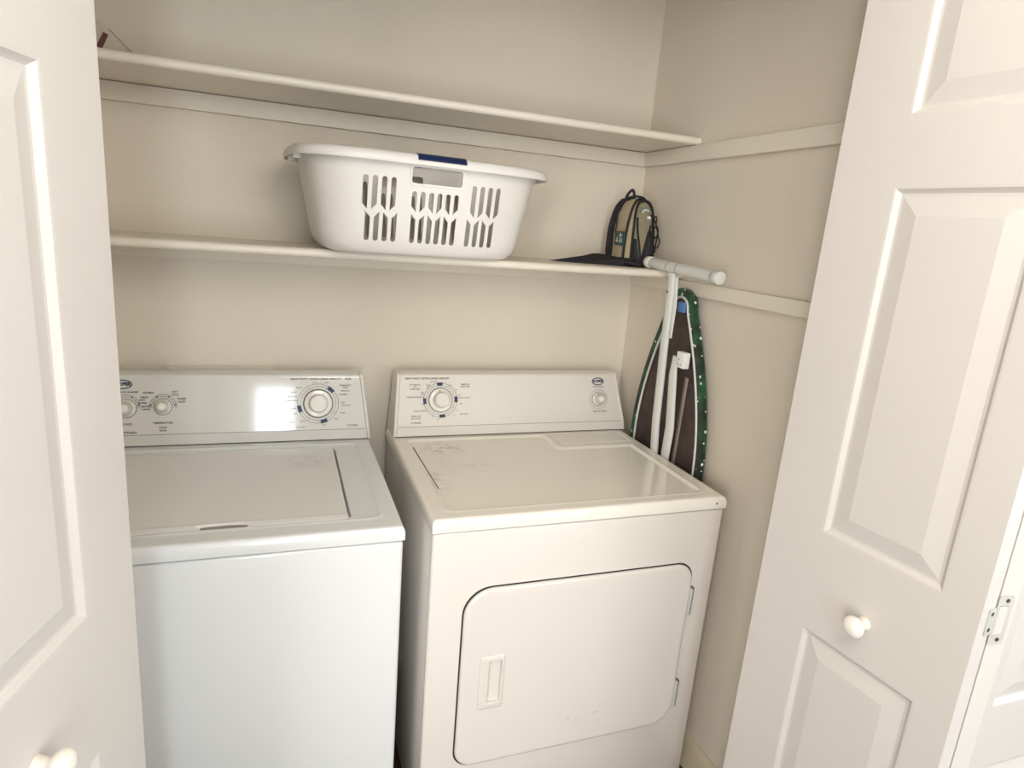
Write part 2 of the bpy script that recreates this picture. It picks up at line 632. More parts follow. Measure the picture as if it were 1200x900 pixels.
def door_leaf(parent, P, d, n, W, z0, z1, th, panels):
    """leaf whose front face runs from P along d (horizontal), front normal n. panels = [(u0,u1,z0,z1)]"""
    O = Vector((P[0], P[1], 0))
    d = Vector((d[0], d[1], 0)).normalized()
    n = Vector((n[0], n[1], 0)).normalized()
    F = frame(O, d, (0, 0, 1), n)
    us = sorted({0, W} | {p[0] for p in panels} | {p[1] for p in panels})
    zs = sorted({z0, z1} | {p[2] for p in panels} | {p[3] for p in panels})
    bm = bmesh.new()
    for i in range(len(us) - 1):
        for j in range(len(zs) - 1):
            uc, zc = (us[i] + us[i + 1]) / 2, (zs[j] + zs[j + 1]) / 2
            if any(p[0] < uc < p[1] and p[2] < zc < p[3] for p in panels):
                continue
            bm.faces.new([bm.verts.new(F(u, z, 0)) for u, z in ((us[i], zs[j]), (us[i + 1], zs[j]), (us[i + 1], zs[j + 1]), (us[i], zs[j + 1]))])
    # panel shallow backing behind each panel, edges and back
    for f in (((0, z0, 0), (0, z1, 0), (0, z1, -th), (0, z0, -th)), ((W, z0, 0), (W, z1, 0), (W, z1, -th), (W, z0, -th)),
              ((0, z0, 0), (W, z0, 0), (W, z0, -th), (0, z0, -th)), ((0, z1, 0), (W, z1, 0), (W, z1, -th), (0, z1, -th)),
              ((0, z0, -th), (W, z0, -th), (W, z1, -th), (0, z1, -th))):
        bm.faces.new([bm.verts.new(F(*q)) for q in f])
    bmesh.ops.remove_doubles(bm, verts=bm.verts[:], dist=1e-5)
    leaf = obj('door_leaf', bm, M_DOOR, parent, 30)
    for (a0, a1, b0, b1) in panels:
        bm = bmesh.new()
        loops = []
        for off, dep in PROFILE:
            loops.append([F(a0 + off, b0 + off, dep), F(a1 - off, b0 + off, dep), F(a1 - off, b1 - off, dep), F(a0 + off, b1 - off, dep)])
        rings(bm, loops, cap0=False)
        o = obj('raised_panel', bm, M_DOOR, leaf, 5)
    return leaf, F


def leaf_knob(leaf, F, u, z):
    bm = bmesh.new()
    o = F(u, z, 0)
    ax = F(u, z, 1) - o
    lathe(bm, [(.0, 0), (.012, 0), (.0105, .006), (.009, .012), (.0105, .016), (.0155, .020), (.0185, .026), (.0180, .031), (.0135, .036), (.006, .0385), (0, .039)], o, ax, 32)
    return obj('knob', bm, M_KNOBW, leaf, 50)


def hinge(parent, c, U1, N1, U2, N2, zc):
    """bifold hinge: small plate on the edge of the leading leaf, large plate on the edge of the pivot leaf"""
    A = frame(Vector((c[0], c[1], zc)), U1, (0, 0, 1), N1)
    B = frame(Vector((c[0], c[1], zc)), U2, (0, 0, 1), N2)
    bm = bmesh.new()
    plate(bm, rrect(-.0175, .0012, -.0225, .0225, .003, 4), A, .0002, .0018)
    h = obj('hinge', bm, M_HINGE, parent, 30)
    bm = bmesh.new()
    plate(bm, rrect(-.0005, .0265, -.040, .040, .003, 4), B, .0002, .0016)
    obj('hinge_leaf', bm, M_HINGE, h, 30)
    bm = bmesh.new()
    o = rrect(.0015, .0195, -.0245, .0245, .004, 4)
    plate(bm, o, B, .0014, .0019)
    obj('relief_cut', bm, M_SEAM, h, 30)
    bm = bmesh.new()
    plate(bm, rrect(.0015, .0185, -.0235, .0235, .004, 4), B, .0016, .0024)
    obj('relief_plate', bm, M_DOOR, h, 30)
    bm = bmesh.new()
    tube(bm, [A(.0005, -.0225, .0022), A(.0005, .0225, .0022)], .0024, 12)
    obj('pin', bm, M_HINGE, h, 60)
    for F, u, v in ((A, -.0105, .013), (A, -.0105, -.013), (B, .015, .0325), (B, .015, -.0325)):
        bm = bmesh.new()
        lathe(bm, [(0, 0), (.0034, 0), (.0032, .0008), (.0012, .0006), (0, .0003)], F(u, v, .0016), F(0, 0, 1) - F(0, 0, 0), 16)
        obj('screw', bm, M_DARKMET, h, 40)
    return h


LW, LT = .381, .034
Z0, Z1 = FZ0 + .012, 2.035
d1 = empty('door_1', (-.19, -1.13, 0))
struct(d1, 'white bifold closet door folded open at the left', 'door')
d2 = empty('door_2', (1.12, -1.13, 0))
struct(d2, 'white moulded bifold closet door folded open at the right', 'door')
d1.location = d2.location = (0, 0, 0)


def dirv(a, b):
    v = Vector((b[0] - a[0], b[1] - a[1], 0))
    return v.normalized()


# left pair: leading leaf (face to the right) and pivot leaf behind it
dL = Vector((-.261, -.965, 0)).normalized()
nL = Vector((.965, -.261, 0)).normalized()
zsL = [(.27, .824), (1.012, 1.636), (1.735, 1.925)]
leafL, FL = door_leaf(d1, (-.049, -.94), dL, nL, LW, Z0, Z1, LT, [(.107, .322, a, b) for a, b in zsL])
leaf_knob(leafL, FL, .222, .909)
pa = Vector((-.049, -.94, 0)) + dL * LW - nL * (LT + .004)
pb = Vector((-.268, -.950, 0))
dd = dirv(pb, pa)
leafL2, FL2 = door_leaf(d1, pb - Vector((dd.y, -dd.x, 0)) * (-LT) * 0, dd, Vector((dd.y, -dd.x, 0)) * -1 if (dd.y * -1) > 0 else Vector((dd.y, -dd.x, 0)), (pa - pb).length - .002, Z0, Z1, .03,
                       [(.06, .27, a, b) for a, b in zsL])

# right pair
dR = Vector((.117, -.993, 0)).normalized()
nR = Vector((-.993, -.117, 0)).normalized()
P2 = Vector((1.049, -.94, 0))
zsR = [(.27, .832), (1.022, 1.622), (1.727, 1.925)]
leafR, FR = door_leaf(d2, P2, dR, nR, LW, Z0, Z1, LT, [(.112, .3265, a, b) for a, b in zsR])
leaf_knob(leafR, FR, .222, .905)
# pivot leaf: its back face runs beside the leading leaf's back face; front face looks right
apex = P2 + dR * LW - nR * (LT + .0052)
jamb = Vector((1.186, -.945, 0))
d3 = dirv(apex, jamb)
n3 = Vector((d3.y, -d3.x, 0))
if n3.x < 0:
    n3 = -n3
LW3 = (jamb - apex).length
leafR2, FR2 = door_leaf(d2, apex + n3 * LT, d3, n3, LW3, Z0, Z1, LT, [(.055, .27, a, b) for a, b in zsR])
edge_dir = (apex + n3 * LT) - (P2 + dR * LW)
hinge(d2, apex + nR * .0022 + dR * .0002, -nR, dR, n3, -d3, 1.005)
hinge(d2, apex + nR * .0022 + dR * .0002, -nR, dR, n3, -d3, .28)
hinge(d2, apex + nR * .0022 + dR * .0002, -nR, dR, n3, -d3, 1.80)

# room door at the far right
d3o = empty('door_3', (0, 0, 0))
struct(d3o, 'bright white panelled room door beyond the right bifold door', 'door')
leaf3, F3 = door_leaf(d3o, (1.266, -1.232), (1, 0), (0, -1), .81, FZ0 + .008, 2.05, .04,
                      [(u, u + .245, a, b) for u in (.085, .44) for a, b in ((.735, 1.35), (1.45, 1.92), (.16, .60))])
obj('door_stop', bx(1.264, 2.078, -1.18, -1.14, FZ0 + .008, 2.055), M_DOOR, d3o)
bm = bmesh.new()
lathe(bm, [(.0, 0), (.03, 0), (.03, .006), (.011, .01), (.011, .035), (.024, .045), (.028, .058), (.020, .070), (0, .072)], F3(.74, .96), (0, -1, 0), 32)
obj('knob', bm, M_CHROME, leaf3, 40)


# ------------------------------------------------------------------ control consoles
TB = Vector((0, -.143, .945))
TT = Vector((0, -.103, 1.084))
TV = (TT - TB).normalized()
TN = Vector((0, -TV.z, TV.y))
TL_ = (TT - TB).length


def console(parent, x0, x1, tl, tr, mp, m_p):
    """x0..x1 at the bottom, inset tl / tr at the top"""
    zb = .9165
    prof = [(-.143, zb), (-.1434, .9420), (-.1435, .9435), (-.143, .9455), (-.14241, .9475), (-.1036, 1.0795), (-.103, 1.0815), (-.0995, 1.0865), (-.094, 1.0885), (-.052, 1.0885), (-.045, 1.085), (-.042, 1.078), (-.042, zb)]
    def X(x, z, s):
        f = (z - zb) / (1.0885 - zb)
        return x + (tl if s else -tr) * f
    bm = bmesh.new()
    body = obj('console', rings_bm([[(X(x0 + .010, z, 1), y, z) for y, z in prof], [(X(x1 - .010, z, 0), y, z) for y, z in prof]]), m_p, parent, 25)
    # end caps slightly proud
    def cap(a, s):
        L = []
        for k, (dx, g) in enumerate(((0, 0), (.0022, .0022), (.0078, .0022), (.0095, 0))):
            c = Vector((0, -.09, 1.0))
            loop = []
            for y, z in prof:
                yy = y - (g if y < -.06 else -g)
                zz = z + (g * .8 if z > 1.05 else 0)
                loop.append((X(a, z, s) + dx * (1), yy, zz))
            L.append(loop)
        return rings_bm(L)
    obj('end_cap', cap(x0 + .0, 1), mp, parent, 30)
    obj('end_cap', cap(x1 - .0095, 0), mp, parent, 30)
    # seam line between the fascia and lower strip
    bm = bmesh.new()
    box(bm, x0 + .0105, x1 - .0105, -.1440, -.142, .9442, .9454)
    obj('seam', bm, M_SEAM, parent)
    # dark joint where the console sits on the deck
    bm = bmesh.new()
    box(bm, x0 + .006, x1 - .006, -.1405, -.05, .9128, .9168)
    obj('joint', bm, M_GAP, parent)
    return body


def rings_bm(L):
    bm = bmesh.new()
    rings(bm, L)
    return bm


FP = lambda u, v, n=0.0: Vector((u, 0, 0)) + TB + TV * v + TN * n


def big_dial(parent, cx, cv, scale, marks, ptr, mring=M_INK):
    """printed ring, blue marks and a skirted knob"""
    R1, R0 = .0530 * scale, .0455 * scale
    bm = bmesh.new()
    for r, wd in ((R1, .0006), (R0, .0005)):
        ringplate(bm, circ(cx, cv, r + wd), circ(cx, cv, r - wd), FP, .0001, .0005)
    for k in range(24):
        a = 2 * pi * k / 24
        p = lambda r, t: (cx + r * cos(a) - t * sin(a), cv + r * sin(a) + t * cos(a))
        if k % 2 == 0:
            plate(bm, [p(R0, -.0003), p(R1, -.0003), p(R1, .0003), p(R0, .0003)], FP, .0001, .0005)
    flat_obj('dial_print', bm, M_INKL, parent)['kind'] = 'stuff'
    for a in marks:
        bm = bmesh.new()
        a = radians(a)
        wd = .0095 * scale
        arcband(bm, cx, cv, R0 - .001, R1 + .0015, a - wd / R1, a + wd / R1, FP, .0004, .0012, 6)
        flat_obj('blue_mark', bm, M_BLUE, parent)
    rk = .0365 * scale
    bm = bmesh.new()
    lathe(bm, [(rk + .0022, .0), (rk + .0022, .002), (rk + .0002, .0032), (rk - .001, .001)], FP(cx, cv), TN, 56)
    obj('dial_ring', bm, mring, parent, 40)
    bm = bmesh.new()
    o = FP(cx, cv)
    lathe(bm, [(.0, 0.001), (rk, .001), (rk, .004), (rk - .002, .0062), (rk * .70, .0072), (rk * .67, .009), (rk * .64, .022), (rk * .60, .0255),
               (rk * .56, .0265), (rk * .50, .0262), (rk * .47, .0250), (0, .0248)], o, TN, 56)
    kn = obj('dial_knob', bm, M_KNOB, parent, 35)
    a = radians(ptr)
    p = lambda r, t: (cx + r * cos(a) - t * sin(a), cv + r * sin(a) + t * cos(a))
    bm = bmesh.new()
    plate(bm, [p(rk * .72, -.0012), p(rk * .90, -.0002), p(rk * .90, .0002), p(rk * .72, .0012)], FP, .0065, .0078)
    obj('pointer', bm, M_INK, kn, 30)
    return kn


def small_knob(parent, cx, cv, r, m=M_KNOBG):
    bm = bmesh.new()
    lathe(bm, [(0, 0), (r, 0), (r, .003), (r * .93, .0045), (r * .70, .0055), (r * .66, .008), (r * .62, .0195), (r * .56, .022), (r * .44, .0225), (r * .40, .0215), (0, .0212)], FP(cx, cv), TN, 48)
    k = obj('knob', bm, m, parent, 35)
    bm = bmesh.new()
    lathe(bm, [(0, 0), (r * .38, 0), (r * .38, .0008), (0, .0009)], FP(cx, cv, .0212), TN, 32)
    obj('knob_cap', bm, M_WHITE, k, 35)
    bm = bmesh.new()
    ringplate(bm, circ(cx, cv, r + .0012), circ(cx, cv, r + .0001), FP, .0001, .0006)
    obj('knob_skirt_ring', bm, M_INKL, k, None)
    return k


def logo(parent, cx, cv, s):
    bm = bmesh.new()
    e = lambda a, b: [(cx + a * cos(2 * pi * k / 40), cv + b * sin(2 * pi * k / 40)) for k in range(40)]
    ringplate(bm, e(.0205 * s, .0115 * s), e(.0180 * s, .0092 * s), FP, .0001, .0006)
    add_text(bm, 'ROPER', cx, cv, .0115 * s, FP, .0008, sx=.95)
    add_text(bm, 'ROPER', cx + .0004, cv + .0003, .0115 * s, FP, .0009, sx=.95)
    o = flat_obj('brand_logo', bm, M_NAVY, parent)
    o['kind'] = 'stuff'
    return o


def lettering(parent, items, m=M_INK, name='lettering'):
    bm = bmesh.new()
    for it in items:
        t, u, v, s = it[:4]
        al = it[4] if len(it) > 4 else 'CENTER'
        add_text(bm, t, u, v, s, FP, .0006, al)
    o = flat_obj(name, bm, m, parent)
    o['kind'] = 'stuff'
    return o


# ------------------------------------------------------------------ washing machine
WX0, WX1, WYF = -.2817, .3783, -.6834
wash = empty('washing_machine', ((WX0 + WX1) / 2, -.4, FZ0))
tag(wash, 'white top-loading washing machine at the left with round cycle dial', 'washer')
ws = -wash.location


def under(root):
    """children were built in world space: shift them under the empty"""
    for c in root.children:
        c.location = -root.location


LIDX0, LIDX1, LIDY0, LIDY1 = -.232, .275, -.618, -.192


def washer_top(x, y):
    z = .9135
    # pressed field inside the ridge
    d = sd_rrect(x, y, WX0 + .040, WX1 - .040, -.632, -.172, .022)
    z -= .0032 * sm((-d) / .007 + .0)
    z += .0018 * math.exp(-((d - .002) / .004) ** 2)
    # lid well
    dl = sd_rrect(x, y, LIDX0 - .0035, LIDX1 + .0035, LIDY0 - .003, LIDY1 + .003, .016)
    z -= .012 * sm((-dl) / .0022)
    # rounded outer edge
    de = -sd_rrect(x, y, WX0, WX1, WYF, -.04, .004)
    re = .010
    if de < re:
        q = (re - max(de, 0)) / re
        z -= re * (1 - sqrt(max(0, 1 - q * q)))
    return z


me = heightfield(WX0, WX1, WYF, -.04, .0026, washer_top, .884)
link('top_deck', me, M_WASH, wash, 50)


def washer_lid(x, y):
    z = .9135 - .0028
    de = -sd_rrect(x, y, LIDX0, LIDX1, LIDY0, LIDY1, .014)
    re = .004
    if de < re:
        q = (re - max(de, 0)) / re
        z -= re * (1 - sqrt(max(0, 1 - q * q)))
    # front roll of the lid
    z += .0022 * math.exp(-((y + .604) / .006) ** 2)
    # hand grip recess
    g = ((x - .040) / .048) ** 2 + ((y + .611) / .0075) ** 2
    if g < 1.5:
        z -= .006 * sm((1.5 - g) / .8)
    return z


me = heightfield(LIDX0, LIDX1, LIDY0, LIDY1, .0026, washer_lid, .905)
lidm = smudge_mat('lid_enamel', (0.80, 0.79, 0.76), 0.28, [(.215, -.29, .07, .06, .9)], (.56, .545, .50))
link('lid', me, lidm, wash, 50)
bm = bmesh.new()
bm2 = []
for k in range(25):
    a = 2 * pi * k / 24
bm = bmesh.new()
loop = [(.040 + .042 * cos(2 * pi * k / 32), -.6115 + .0045 * sin(2 * pi * k / 32)) for k in range(32)]
plate(bm, loop, lambda u, v, n=0: Vector((u, v, n)), .9035, .9090)
obj('lid_grip', bm, M_SEAM, wash, 30)
# front and sides
bm = bmesh.new()
box(bm, WX0 + .002, WX1 - .002, WYF + .003, -.045, FZ0 + .03, .8815, bev=.008, seg=3)
obj('cabinet', bm, M_WASH, wash, 35)
bm = bmesh.new()
box(bm, WX0 + .006, WX1 - .006, WYF + .007, -.05, .8810, .8845)
obj('joint', bm, M_GAP, wash)
for x in (WX0 + .05, WX1 - .05):
    for y in (WYF + .06, -.10):
        bm = bmesh.new()
        lathe(bm, [(0, 0), (.02, 0), (.02, .012), (.008, .014), (.008, .032), (0, .032)], (x, y, FZ0), (0, 0, 1), 16)
        obj('foot', bm, M_GAP, wash)
console(wash, WX0 + .012, .3795, .014, .020, M_WASHP, M_WASHP)
big_dial(wash, .2405, .0705, 1.0, (48, 196, 287), 60)
small_knob(wash, -.1305, .0690, .0200)
small_knob(wash, -.2110, .0660, .0225)
logo(wash, -.2180, .1255, 1.0)
bm = bmesh.new()
for cx, cv in ((-.1305, .0690), (-.2110, .0690)):
    arcband(bm, cx, cv, .0255, .0262, radians(-5), radians(185), FP, .0001, .0006)
    arcband(bm, cx, cv, .0300, .0307, radians(-5), radians(185), FP, .0001, .0006)
    for a in (10, 62, 118, 170):
        arcband(bm, cx, cv, .0255, .0307, radians(a - 2.5), radians(a + 2.5), FP, .0001, .0007, 3)
flat_obj('dial_print', bm, M_INK, wash)['kind'] = 'stuff'
c = .2405
lettering(wash, [
    ('HEAVY DUTY  EXTRA LARGE CAPACITY', c - .004, .1365, .0074), ('PLUS', c + .079, .1365, .0074),
    ('NORMAL', -.162, .1040, .0062), ('HOT', -.104, .1060, .0062), ('COLD', -.104, .0985, .0062),
    ('WARM', -.089, .0880, .0062), ('COLD', -.089, .0805, .0062), ('HOT', -.176, .0860, .0062), ('WARM', -.176, .0790, .0062),
    ('TEMPERATURE', -.1305, .0285, .0068), ('WASH', -.1305, .0170, .0062), ('RINSE', -.1305, .0095, .0062),
    ('LARGE', -.172, .0930, .006), ('EXTRA', -.168, .0700, .006), ('LARGE', -.168, .0630, .006),
    ('LOAD SIZE', -.2150, .0270, .0068), ('AUTOMATIC WASHER', -.2150, .1060, .006), ('SETTINGS', -.205, .0060, .0078),
    ('7 CYCLES', .3290, .0095, .0066)], M_INK)
lettering(wash, [
    ('OFF', c - .010, .1270, .0052), ('SOAK', c + .022, .1265, .0052), ('PERMANENT', c + .072, .1190, .0052), ('PRESS', c + .072, .1125, .0052),
    ('REGULAR', c + .071, .1040, .0052), ('NORMAL', c + .066, .0940, .0052), ('SPIN', c + .064, .0720, .0052), ('DELICATE', c + .073, .0640, .0052),
    ('RINSE', c + .063, .0440, .0052), ('SPIN', c + .046, .0280, .0052), ('OFF', c + .015, .0120, .0048),
    ('HEAVY', c - .048, .1130, .0052), ('KNITS', c - .062, .1010, .0052), ('DELICATES', c - .066, .0900, .0052), ('SUPER WASH', c - .068, .0790, .0052),
    ('RINSE', c - .062, .0580, .005), ('SPIN', c - .058, .0440, .005), ('RINSE', c - .040, .0240, .005), ('SOAK', c - .068, .0220, .005), ('PREWASH', c - .045, .0080, .005)], M_INKL)
under(wash)

# ------------------------------------------------------------------ clothes dryer
DX0, DX1, DYF = .4374, 1.1744, -.6688
dry = empty('clothes_dryer', ((DX0 + DX1) / 2, -.4, FZ0))
tag(dry, 'cream-white front-loading clothes dryer at the right with large hinged door', 'dryer')


def dryer_field(x, y):
    """signed distance of the pressed L-shaped field (negative inside)"""
    a = sd_rrect(x, y, DX0 + .040, DX1 - .045, -.628, -.163, .020)
    b = sd_rrect(x, y, .893, DX1 + .20, -.278, .10, .018)
    return max(a, -b)


def dryer_top(x, y):
    z = .9135
    d = dryer_field(x, y)
    z -= .0045 * sm((-d + .001) / .008)
    z += .0012 * math.exp(-((d - .004) / .004) ** 2)
    dl = sd_rrect(x, y, .913, 1.143, -.248, -.160, .006)
    z -= .0035 * math.exp(-(dl / .0022) ** 2)
    de = -sd_rrect(x, y, DX0, DX1, DYF, -.04, .004)
    re = .010
    if de < re:
        q = (re - max(de, 0)) / re
        z -= re * (1 - sqrt(max(0, 1 - q * q)))
    return z


me = heightfield(DX0, DX1, DYF, -.04, .0026, dryer_top, .884)
decks = smudge_mat('deck_enamel', (0.87, 0.83, 0.75), 0.13, [(.565, -.235, .075, .07, 1.0), (.50, -.45, .035, .10, .55), (.62, -.37, .06, .05, .35), (1.0, -.26, .1, .03, .2)], (.50, .42, .33))
link('top_deck', me, decks, dry, 50)
bm = bmesh.new()
FZ = lambda u, v, n=0: Vector((u, v, n))
plate(bm, rrect(.917, 1.139, -.244, -.164, .004, 4), FZ, .9100, .9132)
obj('lint_screen_cover', bm, decks, dry, 30)
# dark strip painting the shade at the recess edge, and rust nick
bm = bmesh.new()
plate(bm, [(.4835, -.215), (.4860, -.215), (.4900, -.50), (.4885, -.50)], FZ, .9082, .9098)
obj('edge_shade', bm, M_GAP, dry, 30)['label'] = 'dark long line painted as shade along the left of the deck recess'
bm = bmesh.new()
lathe(bm, [(0, 0), (.0026, 0), (.0018, .0008), (0, .001)], (1.146, DYF - .0002, .898), (0, -1, 0), 10)
obj('rust_chip', bm, M_GAP, dry, 30)
# cabinet sides and back, separate front panel with rounded vertical edges
obj('cabinet', bx(DX0 + .003, DX1 - .003, DYF + .022, -.045, FZ0 + .03, .8815, bev=.002), M_DRY, dry)
bm = bmesh.new()
box(bm, DX0 + .002, DX1 - .002, DYF + .002, DYF + .0205, FZ0 + .03, .8815, bev=.007, seg=3)
front = obj('front_panel', bm, M_DRY, dry, 35)
obj('joint', bx(DX0 + .006, DX1 - .006, DYF + .006, -.05, .8810, .8845), M_GAP, dry)
for x in (DX0 + .05, DX1 - .05):
    for y in (DYF + .06, -.10):
        bm = bmesh.new()
        lathe(bm, [(0, 0), (.02, 0), (.02, .012), (.008, .014), (.008, .032), (0, .032)], (x, y, FZ0), (0, 0, 1), 16)
        obj('foot', bm, M_GAP, dry)
# door
YD = DYF + .002
FD = lambda u, v, n=0.0: Vector((u, YD - n, v))
dx0, dx1, dz0, dz1 = .5175, 1.1050, .2790, .7420
rs = (.045, .062, .045, .066)   # bl, br, tr, tl
bm = bmesh.new()
ringplate(bm, rrect(dx0 - .0035, dx1 + .0025, dz0 - .0025, dz1 + .0035, 0, 12, rs), rrect(dx0 + .002, dx1 - .002, dz0 + .002, dz1 - .002, 0, 12, rs), FD, -.002, .0006)
obj('door_gasket', bm, M_GAP, dry, None)
bm = bmesh.new()
inset = lambda o, n: [FD(u, v, n) for u, v in rrect(dx0 + o, dx1 - o, dz0 + o, dz1 - o, 0, 12, [max(r - o, .01) for r in rs])]
hx0, hx1, hz0, hz1 = .5620, .6220, .4330, .5720
lp = [inset(0, 0), inset(0, .003), inset(.0012, .0055), inset(.004, .0075), inset(.008, .0082), inset(.016, .0082)]
R = rings(bm, lp, cap0=False, cap1=False)
# face with a rectangular hole for the handle
hole = [bm.verts.new(FD(u, v, .0082)) for u, v in rrect(hx0, hx1, hz0, hz1, .005, 12)]
n_ = len(hole)
for i in range(n_):
    j = (i + 1) % n_
    bm.faces.new((R[-1][i], R[-1][j], hole[j], hole[i]))
door = obj('door', bm, M_DRY, dry, 30)
# recessed pull handle
bm = bmesh.new()
hl = lambda o, n, a=0.0: [FD(u, v, n) for u, v in rrect(hx0 + o + a, hx1 - o, hz0 + o, hz1 - o, max(.005 - o, .002), 6)]
def hh(x0_, x1_, z0_, z1_, n, r=.003):
    return [FD(u, v, n) for u, v in rrect(x0_, x1_, z0_, z1_, r, 6)]
rings(bm, [hh(hx0, hx1, hz0, hz1, .006, .005), hh(hx0, hx1, hz0, hz1, .0098, .005), hh(hx0 + .0025, hx1 - .0025, hz0 + .0025, hz1 - .0025, .0112, .005),
           hh(hx0 + .021, hx1 - .006, hz0 + .013, hz1 - .013, .0108), hh(hx0 + .023, hx1 - .0075, hz0 + .0145, hz1 - .0145, .0090), hh(hx0 + .0235, hx1 - .008, hz0 + .015, hz1 - .015, .0012)], cap0=False)
obj('handle', bm, M_DRYP, door, 30)
for z in (.639, .370):
    bm = bmesh.new()
    box(bm, dx1 - .006, dx1 + .006, YD - .0105, YD, z - .036, z + .036, bev=.0015)
    tube(bm, [(dx1 + .0015, YD - .0105, z - .036), (dx1 + .0015, YD - .0105, z + .036)], .0032, 10)
    h = obj('hinge', bm, M_HINGE, dry, 30)
    obj('hinge_gap', bx(dx1 + .0048, dx1 + .0068, YD - .0112, YD, z - .038, z + .038), M_DARKMET, h)
for (u0, u1, v) in ((.797, .806, .357), (.82, .826, .354), (.868, .884, .361)):
    bm = bmesh.new()
    plate(bm, [(u0, v - .0006), (u1, v + .0002), (u1, v + .001), (u0, v + .0003)], FD, .0080, .0085)
    obj('scuff_mark', bm, M_SEAM, door, None)
console(dry, DX0 + .004, 1.1800, .012, .030, M_DRYP, M_DRYP)
big_dial(dry, .5775, .0745, .93, (92, 183, 276, 2), 97, M_SEAM)
small_knob(dry, 1.0855, .0695, .0215)
bm = bmesh.new()
ringplate(bm, circ(1.0855, .0695, .0305), circ(1.0855, .0695, .0297), FP, .0001, .0006)
flat_obj('dial_print', bm, M_INKL, dry)
logo(dry, 1.0850, .1255, 1.02)
c = .5775
lettering(dry, [('HEAVY DUTY  EXTRA LARGE CAPACITY', .5400, .1365, .0072), ('4 CYCLES', .5050, .0100, .0066), ('PUSH TO START', 1.0900, .0310, .0064), ('ELECTRIC DRYER', 1.0850, .1090, .0046)], M_INK)
lettering(dry, [
    ('AUTOMATIC', .5040, .1190, .0056), ('DRY', .5040, .1125, .0056), ('PERM PRESS', .5040, .1060, .0056), ('MORE', .5420, .1175, .005), ('DRY', .5420, .1115, .005),
    ('COTTON', .5570, .1270, .0046), ('LESS', .5250, .0960, .005), ('DRY', .5250, .0905, .005), ('WRINKLE PREVENT', .5030, .0835, .0056), ('OFF', .5270, .0620, .005),
    ('COOL DOWN', .5170, .0440, .0056), ('TIMED DRY', .5050, .0290, .0056), ('HIGH HEAT', .5050, .0225, .0056),
    ('TIMED DRY', .6520, .1190, .0056), ('HIGH HEAT', .6520, .1125, .0056), ('60', .6080, .1170, .005), ('50', .6240, .1030, .005), ('40', .6330, .0880, .005),
    ('COOL DOWN', .6480, .0800, .0056), ('OFF', .6380, .0620, .005), ('20', .6270, .0440, .005), ('AIR ONLY', .6480, .0330, .0056), ('10', .6150, .0290, .005),
    ('30', .5540, .0270, .005), ('OFF', .5700, .0190, .0045)], M_INKL)
under(dry)

# ------------------------------------------------------------------ laundry basket
BC = Vector((.4675, -.213, SHT))
basket = empty('laundry_basket', BC)
tag(basket, 'white plastic laundry basket with slotted sides on the lower shelf', 'basket')


def sup(a, b, n, z, k=96):
    out = []
    for i in range(k):
        t = 2 * pi * i / k
        c_, s_ = cos(t), sin(t)
        out.append((a * math.copysign(abs(c_) ** (2 / n), c_), b * math.copysign(abs(s_) ** (2 / n), s_), z))
    return out


bh = .218
def wall_dims(t):
    """outer half sizes at height fraction t"""
    e = sm(min(1, t / .22)) if t < .22 else 1
    base = .2125 + .030 * sqrt(max(0, 1 - (1 - min(t / .20, 1)) ** 2))
    return base + .040 * t, .108 + .020 * sqrt(max(0, 1 - (1 - min(t / .20, 1)) ** 2)) + .034 * t


bm = bmesh.new()
outer, inner = [], []
ts = [0, .01, .03, .06, .10, .15, .20, .3, .45, .6, .75, .88, .955]
for t in ts:
    a, b = wall_dims(t)
    outer.append(sup(a, b, 4.2, t * bh))
for t in reversed(ts):
    a, b = wall_dims(t)
    inner.append(sup(a - .0030, b - .0030, 4.2, max(t * bh, .003)))
rings(bm, outer + inner)
bmesh.ops.recalc_face_normals(bm, faces=bm.faces[:])
shell = bpy.data.meshes.new('basket_shell')
bm.to_mesh(shell)
bm.free()
so = bpy.data.objects.new('basket_shell', shell)
COL.objects.link(so)
cut = bmesh.new()


def slot_outline(x, zo, zi_lo, zi_hi, w_, top, n=8):
    """slot with one rounded end at zo and one slanted end; zi_lo/zi_hi = heights of slanted end at left/right"""
    h = w_ / 2
    pts = []
    if top:  # rounded end up
        pts = [(x - h, zi_lo), (x + h, zi_hi)]
        for k in range(n + 1):
            a = pi * k / n
            pts.append((x + h * cos(a), zo - h + h * sin(a)))
    else:
        pts = [(x + h, zi_hi), (x - h, zi_lo)]
        for k in range(n + 1):
            a = pi + pi * k / n
            pts.append((x + h * cos(a), zo + h + h * sin(a)))
    return pts


FB = lambda u, v, n=0.0: Vector((u, n, v))


def slots(xt, xb, count, pitch, ztop, zmid_t, zmid_b, zbot, w_=.0116):
    for k in range(count):
        o = (k - (count - 1) / 2) * pitch
        flip = 1 if k % 2 == 0 else -1
        sl = .0125
        # top slot: slanted lower end, then the bottom slot: slanted upper end
        lo, hi = (zmid_t + sl, zmid_t) if flip > 0 else (zmid_t, zmid_t + sl)
        o1 = slot_outline(xt + o, ztop, lo, hi, w_, True)
        lo, hi = (zmid_b, zmid_b - sl) if flip > 0 else (zmid_b - sl, zmid_b)
        o2 = slot_outline(xb + o * .97, zbot, lo, hi, w_, False)
        for ol in (o1, o2):
            plate(cut, ol, FB, -.25, .25)


